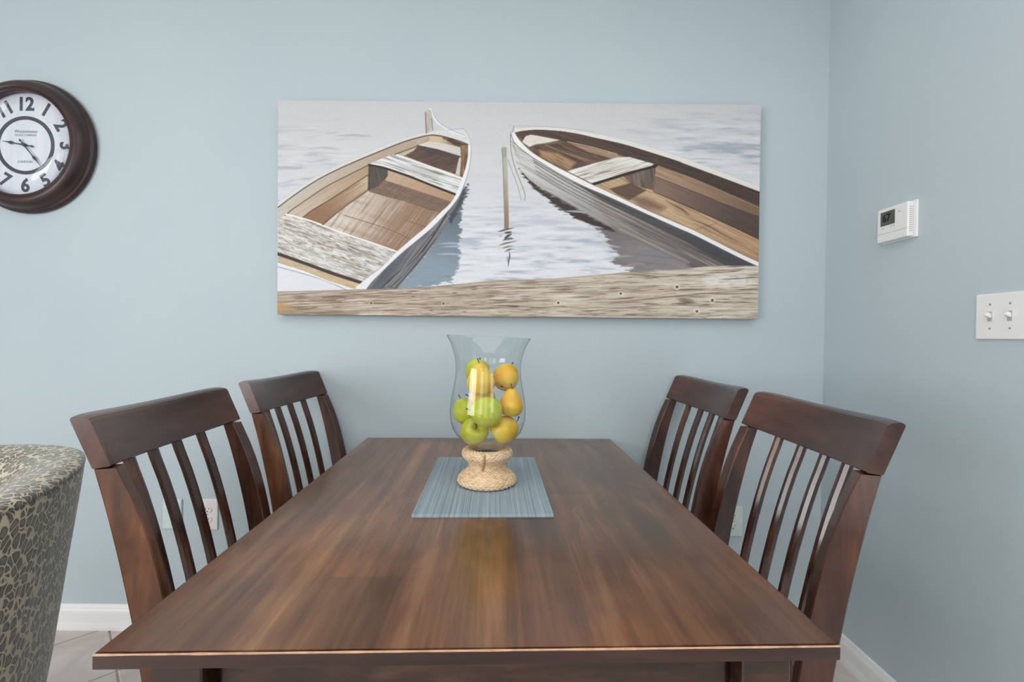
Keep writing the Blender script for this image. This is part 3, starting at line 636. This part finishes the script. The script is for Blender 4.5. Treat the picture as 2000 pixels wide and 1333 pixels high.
# interior
fill(sm(Rup)+sm(Rlin)[::-1], (120, 94, 74), tex=[(85, .36, 60, 4, .5, (84, 64, 54))])
fill(sm(Rup)+[(1486, 407), (1416, 376), (1348, 347), (1285, 325), (1205, 301), (1160, 289), (1109, 278), (1060, 270), (1020, 272)], (84, 66, 56), (74, 58, 52), (1050, 262, 1400, 350), tex=[(86, .33, 90, 3, .5, (58, 46, 42)), (87, .33, 60, 3, .45, (112, 88, 70))])
fill([(1033, 287), (1109, 278), (1160, 289), (1205, 301), (1230, 308), (1108, 335), (1080, 321), (1041, 297)], (96, 74, 62), tex=[(88, .38, 50, 3, .65, (168, 130, 96)), (89, .38, 50, 4, .5, (60, 48, 44))])
fill([(1052, 292), (1090, 300), (1124, 318), (1108, 334), (1080, 320), (1056, 305)], (172, 134, 98), tex=[(90, .5, 30, 2.4, .6, (110, 78, 58))], soft=6)
fill([(1109, 279), (1160, 290), (1205, 302), (1224, 308), (1200, 311), (1150, 297)], (166, 136, 108), soft=2, tex=[(91, .26, 40, 3, .4, (130, 100, 78))])
stroke([(1108, 277), (1150, 286), (1205, 301)], 1.6, (206, 182, 154), .9)
fill([(1019, 277), (1026, 266), (1036, 263), (1060, 267), (1093, 273.5), (1065, 279.5), (1045, 282), (1033, 287)], (222, 216, 204), soft=1.6, tex=[(92, .2, 20, 5, .3, (196, 184, 164))])
fill([(1277, 323), (1285, 325), (1348, 347), (1416, 376), (1486, 407), (1486, 424), (1397, 391), (1344, 370), (1279, 345)], (176, 144, 114), (126, 100, 80), (1300, 340, 1460, 400), tex=[(93, .4, 70, 3, .55, (128, 98, 78))])
fill([(1279, 344), (1344, 369.5), (1397, 391), (1486, 424), (1486, 470), (1397, 427), (1338, 401), (1276, 374)], (134, 108, 92), (84, 68, 64), (1300, 370, 1440, 430), tex=[(94, .43, 80, 4, .45, (106, 86, 76))])
fill([(1156, 360), (1215, 343), (1232, 358), (1276, 372), (1338, 401), (1397, 427), (1486, 470), (1486, 514), (1436, 490), (1357, 451), (1320, 434.6), (1260, 409), (1229, 394)], (192, 160, 124), (182, 144, 108), (1250, 390, 1420, 480), tex=[(95, .46, 60, 3, .55, (140, 108, 80)), (96, .46, 40, 3, .4, (214, 188, 150))])
stroke([(1285, 324), (1348, 346.5), (1416, 375.5), (1484, 406)], 1.3, (210, 184, 150), .6); stroke([(1280, 345), (1344, 370), (1397, 391)], 1.6, (90, 66, 54), .8)
stroke([(1276, 374), (1338, 401), (1397, 427), (1484, 468)], 2.2, (72, 54, 46), .8); stroke([(1300, 392), (1330, 408), (1346, 420)], 4, (92, 70, 56), .75, 3, True)
stroke([(1340, 425), (1380, 440), (1420, 462), (1460, 480)], 2.2, (96, 72, 56), .75, taper=True); stroke([(1360, 448), (1400, 436)], 1.2, (110, 84, 66), .6)
fill([(1228, 383), (1262, 386), (1300, 405), (1290, 412), (1250, 402)], (118, 90, 72), soft=10, op=.8)
fill([(1190, 368.5), (1232, 357), (1262, 372), (1228, 391), (1205, 380)], (104, 80, 66), soft=3, tex=[(97, .3, 30, 3, .4, (76, 58, 50))])
# bench and its leg
fill([(1226, 350), (1244, 334), (1280, 325), (1280, 336), (1273, 362), (1262, 369), (1243, 362)], (122, 106, 94), (96, 82, 74), (1245, 340, 1275, 345), tex=[(98, 1.45, 30, 2.4, .6, (76, 66, 60)), (99, 1.45, 30, 2, .4, (150, 134, 118))])
stroke([(1155, 361), (1200, 347), (1240, 335), (1281, 324)], 5, (52, 42, 38))
fill([(1107, 334), (1160, 319), (1206, 307), (1229, 306.5), (1277, 320), (1272, 323.5), (1215, 339), (1155, 357.5)], (226, 223, 218), tex=[(100, -.26, 44, 2.6, .75, (134, 114, 96)), (101, -.26, 50, 2, .5, (246, 245, 242))], h=1)
for k_ in range(8): stroke([(1122+k_*5, 336+k_*2.2), (1170+k_*6, 323+k_*2), (1214+k_*6, 311+k_*1.4)], 1.1, (110, 92, 76), .5, taper=True)
# gunwales
fill(sm(Rup)+sm(Rupo)[::-1], (224, 221, 216)); stroke(Rupo, .9, (176, 176, 178), .5)
fill(sm(Rlin)+sm(Rlout)[::-1], (236, 235, 233)); stroke(Rlout, 1.4, (92, 90, 94), .75); stroke(Rlin, 1.1, (110, 90, 76), .6)
stroke([(992, 245), (1040, 246), (1100, 250), (1160, 258)], .9, (160, 160, 160), .6); stroke([(999, 258), (1002, 252), (1003, 247)], 1.4, (120, 118, 116), .7)
stroke([(994, 262), (995, 290), (1001, 320), (1012, 350), (1023, 378), (1023, 390), (1018, 391), (1010, 365), (1000, 335), (991, 312)], 2.6, (208, 208, 204)); stroke([(996, 262), (997, 290), (1003, 320), (1014, 350), (1024.5, 378), (1024, 391)], 1.1, (96, 92, 88), .85)
stroke([(991, 311), (1001, 338), (1012, 368), (1017, 390)], 1, (128, 126, 120), .8)
# ---- the log / dock timber along the bottom
lt = sm([(540, 569.5), (620, 568), (713, 565.5), (790, 564), (890, 556), (960, 549), (1030, 547), (1080, 545), (1162, 538), (1244, 531), (1326, 526.5), (1377, 521), (1430, 519.5), (1490, 520.5)])
lp = lt+[(1490, 640), (540, 640)]
fill(lp, (178, 160, 142), (206, 196, 180), (700, 600, 1400, 560), tex=[(110, -.02, 110, 5, .65, (140, 116, 96)), (111, -.03, 70, 4, .6, (214, 198, 172)), (112, -.02, 34, 2.6, .6, (112, 90, 76)), (113, -.04, 60, 2.4, .5, (232, 224, 208))], h=1.6)
fill([(1370, 545), (1400, 535), (1455, 537), (1470, 552), (1440, 562), (1385, 560)], (232, 230, 224), soft=12, op=.7, tex=[(114, 0, 10, 4, .5, (176, 164, 148))], h=.8)
fill([(540, 598), (640, 604), (700, 612), (700, 622), (540, 622)], (140, 108, 84), soft=12, op=.5)
fill([(540, 590), (575, 593), (560, 606), (540, 608)], (196, 150, 98), soft=6, op=.8)
rs = random.Random(12)
for _ in range(190):
    x = rs.uniform(545, 1480); top = np.interp(x, [p[0] for p in lt], [p[1] for p in lt]); y = rs.uniform(top+4, 616+8*(x-543)/940); L = rs.uniform(10, 70)
    sl_ = -.06*(1-(y-top)/60); stroke([(x, y), (x+L*.5, y+L*.5*sl_+rs.uniform(-1.6, 1.6)), (x+L, y+L*sl_)], rs.uniform(.9, 2.1), rs.choice([(92, 72, 58), (112, 88, 70), (236, 226, 206), (240, 232, 216), (214, 186, 148), (76, 58, 48)]), rs.uniform(.45, .85), .9, True)
for x, y, r_ in ((1212, 574, 4), (1322, 561, 5), (1391, 587, 5), (1361, 609, 4.5), (866, 593, 3), (725, 592, 3), (1090, 592, 4)):
    P = [(x+r_*math.cos(a)*1.1, y+r_*math.sin(a)) for a in np.linspace(0, 2*PI, 9)]; stroke(P, 1.5, (236, 226, 208), .85, sm=False); fill([(x-2, y-2), (x+2, y-2), (x+2, y+2), (x-2, y+2)], (84, 66, 54), soft=2)
stroke(lt, 1.4, (150, 136, 120), .7)
stroke([(1140, 592), (1230, 588), (1330, 578), (1400, 572), (1480, 568)], 2, (120, 90, 66), .7, taper=True)
IMG[:] = np.clip(IMG+(nz(200, 0, 2.2, 2.2, 2)[..., None]-.5)*7, 0, 255)

IMG[:] = IMG*.88+IMG.mean(-1, keepdims=True)*.12
lin = np.where(IMG/255 <= .04045, IMG/255/12.92, ((IMG/255+.055)/1.055)**2.4)
PW, PH_, PD = 1.8153, .8057, .033
pt = tag(empty('canvas_painting', (.0231, -.035, 1.6281)), 'wide unframed canvas painting of two moored rowing boats hung above the table', 'painting')
pt.rotation_euler = (0, -.0036, 0)
me = bpy.data.meshes.new('painted_front')
co = np.stack([(uu-.5)*PW, -.0002-np.clip(HGT, -1, 1)*.0006*np.clip(np.minimum(np.minimum(uu, 1-uu)*GW, np.minimum(vv, 1-vv)*GH)/6, 0, 1), (.5-vv)*PH_], -1).reshape(-1, 3)
idx = np.arange(GW*GH).reshape(GH, GW); qd = np.stack([idx[:-1, :-1], idx[1:, :-1], idx[1:, 1:], idx[:-1, 1:]], -1).reshape(-1, 4)
me.vertices.add(len(co)); me.vertices.foreach_set('co', co.ravel()); me.loops.add(qd.size); me.loops.foreach_set('vertex_index', qd.ravel())
me.polygons.add(len(qd)); me.polygons.foreach_set('loop_start', np.arange(0, qd.size, 4)); me.polygons.foreach_set('loop_total', np.full(len(qd), 4)); me.update(); me.validate()
at = me.color_attributes.new('paint', 'FLOAT_COLOR', 'POINT'); at.data.foreach_set('color', np.concatenate([lin.reshape(-1, 3), np.ones((len(co), 1))], 1).ravel().astype(np.float32))
k = M('brushed_paint'); an = k.add('ShaderNodeAttribute', attribute_name='paint'); k.color(an.outputs['Color']); k.set(Roughness=.55, Specular_IOR_Level=.3)
k.bump(k.noise(k.coords((600, 600, 600)), 1, 2), .15, .0005)
link('painted_front', me, k.m, pt, True)
CSIDE = plain('canvas_side', srgb(150, 156, 150), .8, nscale=90, amt=.2)
box('stretcher_frame', (0, .0165, 0), (PW-.0002, PD-.001, PH_-.0002), CSIDE, pt, bev=.0008)

# ================================================================== WALL CLOCK
BRZ = M('bronze_brown_case'); f = BRZ.noise(BRZ.coords((9, 9, 9)), 1, 3); BRZ.color(BRZ.ramp(f, [(.3, srgb(50, 36, 37)), (.7, srgb(72, 53, 51))])); BRZ.set(Roughness=.36, Metallic=.15); BRZ = BRZ.m
clock = tag(empty('wall_clock', (-1.8435, 0, 1.849)), 'round wall clock with deep bronze-brown case and white dial, cut by the left frame edge', 'clock')
toY = Matrix.Rotation(PI/2, 4, 'X')     # lathe axis z -> world -y
def lathe_y(name, prof, mat, n=96, closed=False, smooth=True):
    V, Fc = lathe(prof, n, closed); V = [(x, -z, y) for x, y, z in V]; return mesh_obj(name, V, Fc, mat, clock, smooth)
cp = spline([(.236, .0), (.2500, .003), (.2535, .010), (.2500, .018), (.2440, .022), (.2415, .0255), (.2405, .031), (.2370, .042), (.2280, .054), (.2160, .0600), (.2070, .0585), (.2020, .0540), (.2000, .0525), (.1975, .0545), (.1940, .0540), (.1925, .050), (.1935, .040), (.1960, .026)], 5)
lathe_y('case', [tuple(p) for p in cp], BRZ, 128)
k = M('printed_dial'); f = k.noise(k.coords((30, 3, 3)), 1, 4, .7); g = k.noise(k.coords((60, 60, 60)), 1, 3)
c = k.ramp(f, [(.35, srgb(232, 236, 244)), (.65, srgb(246, 248, 252))]); k.color(c); k.set(Roughness=.5); DIAL = k.m
lathe_y('dial', [(.0005, .025), (.1, .025), (.199, .025), (.2, .022), (.0005, .020)], DIAL, 96, smooth=False)
INK = plain('clock_ink', srgb(72, 76, 84), .5, nscale=90, amt=.25)
lathe_y('dial_ring', [(.0965, .025), (.0970, .0266), (.1015, .0266), (.1018, .0258), (.1035, .0258), (.1040, .0266), (.1095, .0266), (.1100, .025)], INK, 96)
for n_ in range(1, 13):
    a = n_*PI/6; r_ = .153; x, z = r_*math.sin(a), r_*math.cos(a)
    rt = a if n_ in (12, 1, 2, 3, 9, 10, 11) else a-PI
    mt = Matrix.Translation((x, -.0255, z)) @ Matrix.Rotation(rt, 4, 'Y') @ toY
    o = text_obj('numeral', str(n_), .069, INK, clock, mt, .0005, .0022, .95)
toW = lambda x, z: Matrix.Translation((x, -.0255, z)) @ toY
INK2 = plain('faint_clock_print', srgb(138, 142, 150), .6)
text_obj('dial_lettering', 'Westminster', .0165, INK2, clock, toW(.002, .052), .0003)
text_obj('dial_lettering', 'CLOCK COMPANY', .0098, INK2, clock, toW(.001, .038), .0003)
text_obj('dial_lettering', 'LONDON', .0125, INK2, clock, toW(-.001, -.062), .0003)
HAND = plain('dark_clock_hand', srgb(58, 64, 72), .4)
def hand(name, tip, tail, y, wd):
    L = math.hypot(*tip); ux, uz = tip[0]/L, tip[1]/L; tl = tail
    pr = [(-tl, .6), (-tl+.003, 1.6), (-tl+.007, 2.0), (-tl+.011, .9), (-.012, .8), (-.006, 2.2), (.002, 2.6), (.012, 1.2), (L*.42, .8), (L*.52, 1.2), (L*.60, 3.0), (L*.66, 2.4), (L*.74, 1.0), (L, .25)]
    rings = []
    for s_, w_ in pr:
        c_ = Vector((ux*s_, 0, uz*s_)); nrm = Vector((-uz, 0, ux))*w_*wd
        rings.append([c_+nrm+Vector((0, -y, 0)), c_-nrm+Vector((0, -y, 0)), c_-nrm+Vector((0, -y-.001, 0)), c_+nrm+Vector((0, -y-.001, 0))])
    V, Fc = loft(rings); return mesh_obj(name, V, Fc, HAND, clock)
hand('hour_hand', (-.083, .014), .034, .029, .0021); hand('minute_hand', (.066, -.081), .026, .032, .0019)
V, Fc = lathe([(.0001, .0345), (.003, .034), (.004, .032), (.004, .026)], 16); mesh_obj('hub', [(x, -z, y) for x, y, z in V], Fc, HAND, clock)
CG = glass_mat('clock_glass', (.97, .975, .985, 1), (.8, .85, .9, 1))
lathe_y('glass_lens', [(.0005, .0465), (.1, .0458), (.1935, .044), (.1935, .0425), (.1, .0443), (.0005, .045)], CG, 64)

# ================================================================== THERMOSTAT, SWITCHES, OUTLETS
th = tag(empty('thermostat', (XR, -.338, 1.519)), 'white square thermostat with dark digital display on the right wall', 'thermostat')
box('wall_plate', (-.003, 0, 0), (.006, .126, .112), PLW, th, .002)
box('housing', (-.0155, .004, 0), (.019, .115, .106), PLW, th, .004, 3)
k = M('lcd_screen'); k.color(k.ramp(k.noise(k.coords((30, 30, 30))), [(.3, srgb(86, 88, 88)), (.7, srgb(98, 100, 100))])); k.set(Roughness=.25); LCD = k.m
box('display', (-.0252, .020, .020), (.0012, .054, .044), LCD, th, .0004)
toXm = Matrix(((0, 0, -1, 0), (-1, 0, 0, 0), (0, 1, 0, 0), (0, 0, 0, 1)))   # text x -> -y, y -> z, normal -> -x
text_obj('display_digits', '67', .034, plain('lcd_digit', srgb(14, 16, 16), .4), th, Matrix.Translation((-.0262, .024, .020)) @ toXm, .0002, .0006, .9)
box('seam', (-.0252, .004, -.0265), (.0006, .108, .0010), plain('grey_seam', srgb(176, 176, 176), .5), th, 0)
for z in np.linspace(-.036, .036, 13): box('vent_slot', (-.0155, -.0537, z), (.010, .0006, .0016), plain('vent_grey', srgb(170, 170, 170), .5) if z < -.035 else bpy.data.materials['vent_grey'], th, 0)
for y_, z_ in ((.038, -.010), (.006, -.0085), (-.004, -.0085), (-.024, .03)): box('button', (-.0253, y_, z_), (.001, .006, .003), bpy.data.materials['grey_seam'], th, .0003)

def screw(parent, x, y, z, ax):
    V, Fc = lathe([(.0001, .0012), (.0022, .0010), (.0030, .0)], 12)
    if ax == 'x': V = [(x-c, y+a, z+b) for a, b, c in V]
    else: V = [(x+a, y-c, z+b) for a, b, c in V]
    mesh_obj('screw', V, Fc, SCR, parent, True)
SCR = plain('screw_head', srgb(150, 150, 148), .4)
sw = tag(empty('light_switch', (XR, -.6365, 1.2155)), 'white double toggle light-switch plate at the right frame edge', 'switch')
box('wall_plate', (-.003, 0, 0), (.006, .117, .1145), PLW, sw, .0025, 3)
for y_ in (.023, -.023):
    box('toggle_surround', (-.0064, y_, 0), (.0012, .0105, .0245), bpy.data.materials['grey_seam'], sw, .0003)
    bm = box_bm((0, 0, 0), (.013, .0078, .010), .0015); bmesh.ops.rotate(bm, verts=bm.verts, cent=(0, 0, 0), matrix=Matrix.Rotation(.5, 3, 'Y')); bmesh.ops.translate(bm, vec=(-.0105, y_, .003), verts=bm.verts)
    bm_obj('toggle', bm, PLW, sw)
    for z_ in (.0303, -.0303): screw(sw, -.0058, y_, z_, 'x')

PLG = plain('greenish_plastic', srgb(206, 220, 216), .35); PLP = plain('pinkish_white_plastic', srgb(230, 225, 225), .35)
jk = tag(empty('wall_jack', (-1.2965, 0, .449)), 'greenish-white wall plate with one round cable jack, low on the back wall', 'wall plate')
box('wall_plate', (0, -.0035, 0), (.072, .007, .115), PLG, jk, .0028, 3)
V, Fc = lathe([(.0001, .0098), (.0028, .0096), (.0030, .008), (.0055, .0078), (.0058, .0068)], 16); mesh_obj('jack', [(x, -z, y) for x, y, z in V], Fc, DARK, jk, True)
screw(jk, 0, -.0068, .036, 'y'); screw(jk, 0, -.0068, -.036, 'y')
def outlet(loc, label, mat):
    o = tag(empty('power_outlet', loc), label, 'outlet', 'duplex outlets on the back wall')
    box('wall_plate', (0, -.003, 0), (.076, .006, .118), mat, o, .0025, 3)
    for z_ in (.0195, -.0195):
        rr = [[(.0172*math.cos(a)*s_, -y_, z_+.0145*s_*max(-.86, min(.86, math.sin(a)))) for a in np.linspace(0, 2*PI, 25)[:-1]] for y_, s_ in ((.0055, 1), (.0078, 1), (.0083, .95))]
        V, Fc = loft(rr); s0 = mesh_obj('socket', V, Fc, mat, o)
        for x_, hh in ((-.0064, .0078), (.0064, .0065)): box('slot', (x_, -.0083, z_+.004), (.0017, .0006, hh), DARK, s0, 0)
        V, Fc = lathe([(.0001, .0087), (.0024, .0086), (.0025, .0082)], 10); mesh_obj('ground_hole', [(x, -z, y+z_-.0065) for x, y, z in V], Fc, DARK, s0)
    screw(o, 0, -.0058, 0, 'y'); return o
outlet((-1.160, 0, .449), 'white duplex power outlet seen between the slats of the near left chair', PLP)
outlet((.866, 0, .447), 'white power outlet on the back wall, mostly hidden behind the near right chair', PLG)

# ================================================================== BARREL ARMCHAIR
def fab():
    k = M('leopard_print_fabric'); v = k.coords((30, 30, 22), rot=(.5, .35, 0)); nd = k.add('ShaderNodeTexNoise'); nd.inputs['Scale'].default_value = .9; nd.inputs['Detail'].default_value = 2
    k.l(v, nd.inputs['Vector']); mxv = k.add('ShaderNodeMix', data_type='VECTOR'); mxv.inputs[0].default_value = .42; k.l(v, mxv.inputs[4]); k.l(nd.outputs['Color'], mxv.inputs[5])
    vo = k.add('ShaderNodeTexVoronoi', feature='DISTANCE_TO_EDGE'); vo.inputs['Scale'].default_value = 3.9; vo.inputs['Randomness'].default_value = .9; k.l(mxv.outputs[1], vo.inputs['Vector'])
    vc = k.add('ShaderNodeTexVoronoi', feature='F1'); vc.inputs['Scale'].default_value = 3.9; vc.inputs['Randomness'].default_value = .9; k.l(mxv.outputs[1], vc.inputs['Vector'])
    f = k.mix(1, k.ramp(vo.outputs['Distance'], [(.05, (0, 0, 0, 1)), (.09, (1, 1, 1, 1))]), k.ramp(vc.outputs['Distance'], [(.58, (1, 1, 1, 1)), (.68, (0, 0, 0, 1))]), 'MULTIPLY')
    tone = k.mix(.5, srgb(112, 110, 102), k.ramp(vc.outputs['Color'], [(.2, srgb(92, 86, 76)), (.8, srgb(132, 134, 126))]))
    inner = k.mix(k.ramp(vo.outputs['Distance'], [(.15, (0, 0, 0, 1)), (.34, (1, 1, 1, 1))]), srgb(84, 78, 68), tone)
    c = k.mix(f, srgb(198, 188, 164), inner); k.color(c); k.set(Roughness=.55, Sheen_Weight=.3, Specular_IOR_Level=.4)
    k.bump(k.noise(k.coords((500, 500, 500)), 1, 2), .3, .0008); return k.m
FAB = fab()
ac = tag(empty('barrel_armchair', (-1.200, -1.020, 0), math.atan2(.49, .87)), 'barrel armchair upholstered in grey leopard-print fabric, at the left frame edge', 'armchair')
NA = 96
def sup(a, rx, ry, e=2.6):
    c_, s_ = math.cos(a), math.sin(a); return rx*math.copysign(abs(c_)**(2/e), c_), ry*math.copysign(abs(s_)**(2/e), s_)
def topz(a):  # back high at a=0, arms fall towards the front (a=pi)
    t_ = abs((a+PI) % (2*PI)-PI)/PI; return .853-.19*max(0, min(1, (t_-.42)/.45))**1.3
def shell(name, prof):
    """prof: list of (inset, zfun) giving rings"""
    rings = []
    for ins, zf in prof:
        R_ = []
        for k_ in range(NA):
            a = 2*PI*k_/NA; x, y = sup(a, .365-ins, .385-ins); R_.append((x, y, zf(a)))
        rings.append(R_)
    return rings
tz = topz
ob = shell('s', [(.105, lambda a: .10), (.098, lambda a: .12), (.075, lambda a: .28), (.05, lambda a: .45), (.026, lambda a: .45+(tz(a)-.45)*.5), (.008, lambda a: .45+(tz(a)-.45)*.85), (.002, lambda a: tz(a)-.006), (.0045, lambda a: tz(a))])
V, Fc = loft(ob, caps=False); mesh_obj('outer_shell', V, Fc, FAB, ac, True)
ob = shell('s', [(.0045, lambda a: tz(a)-.0005), (.0005, lambda a: tz(a)+.003), (.002, lambda a: tz(a)+.010), (.012, lambda a: tz(a)+.014), (.035, lambda a: tz(a)+.015), (.065, lambda a: tz(a)+.009), (.095, lambda a: tz(a)-.004), (.125, lambda a: tz(a)-.03), (.15, lambda a: .44+(tz(a)-.44)*.75), (.165, lambda a: .44+(tz(a)-.44)*.4), (.175, lambda a: .44)])
V, Fc = loft(ob, caps=False); mesh_obj('padded_rim', V, Fc, FAB, ac, True)
ob = shell('s', [(.20, lambda a: .40), (.178, lambda a: .41), (.172, lambda a: .45), (.185, lambda a: .475), (.24, lambda a: .487), (.33, lambda a: .49)])
V, Fc = loft(ob, caps=True); mesh_obj('seat_cushion', V, Fc, FAB, ac, True)
for sx in (-1, 1):
    for sy in (-1, 1):
        V, Fc = loft([[(sx*.17+p*h_, sy*.18+q_*h_, z) for p, q_ in ((-1, -1), (1, -1), (1, 1), (-1, 1))] for z, h_ in ((0, .015), (.115, .024))]); mesh_obj('leg', V, Fc, CHW, ac)
V, Fc = loft(shell('s', [(.11, lambda a: .10), (.105, lambda a: .115)]), caps=True); mesh_obj('base_panel', V, Fc, FAB, ac)
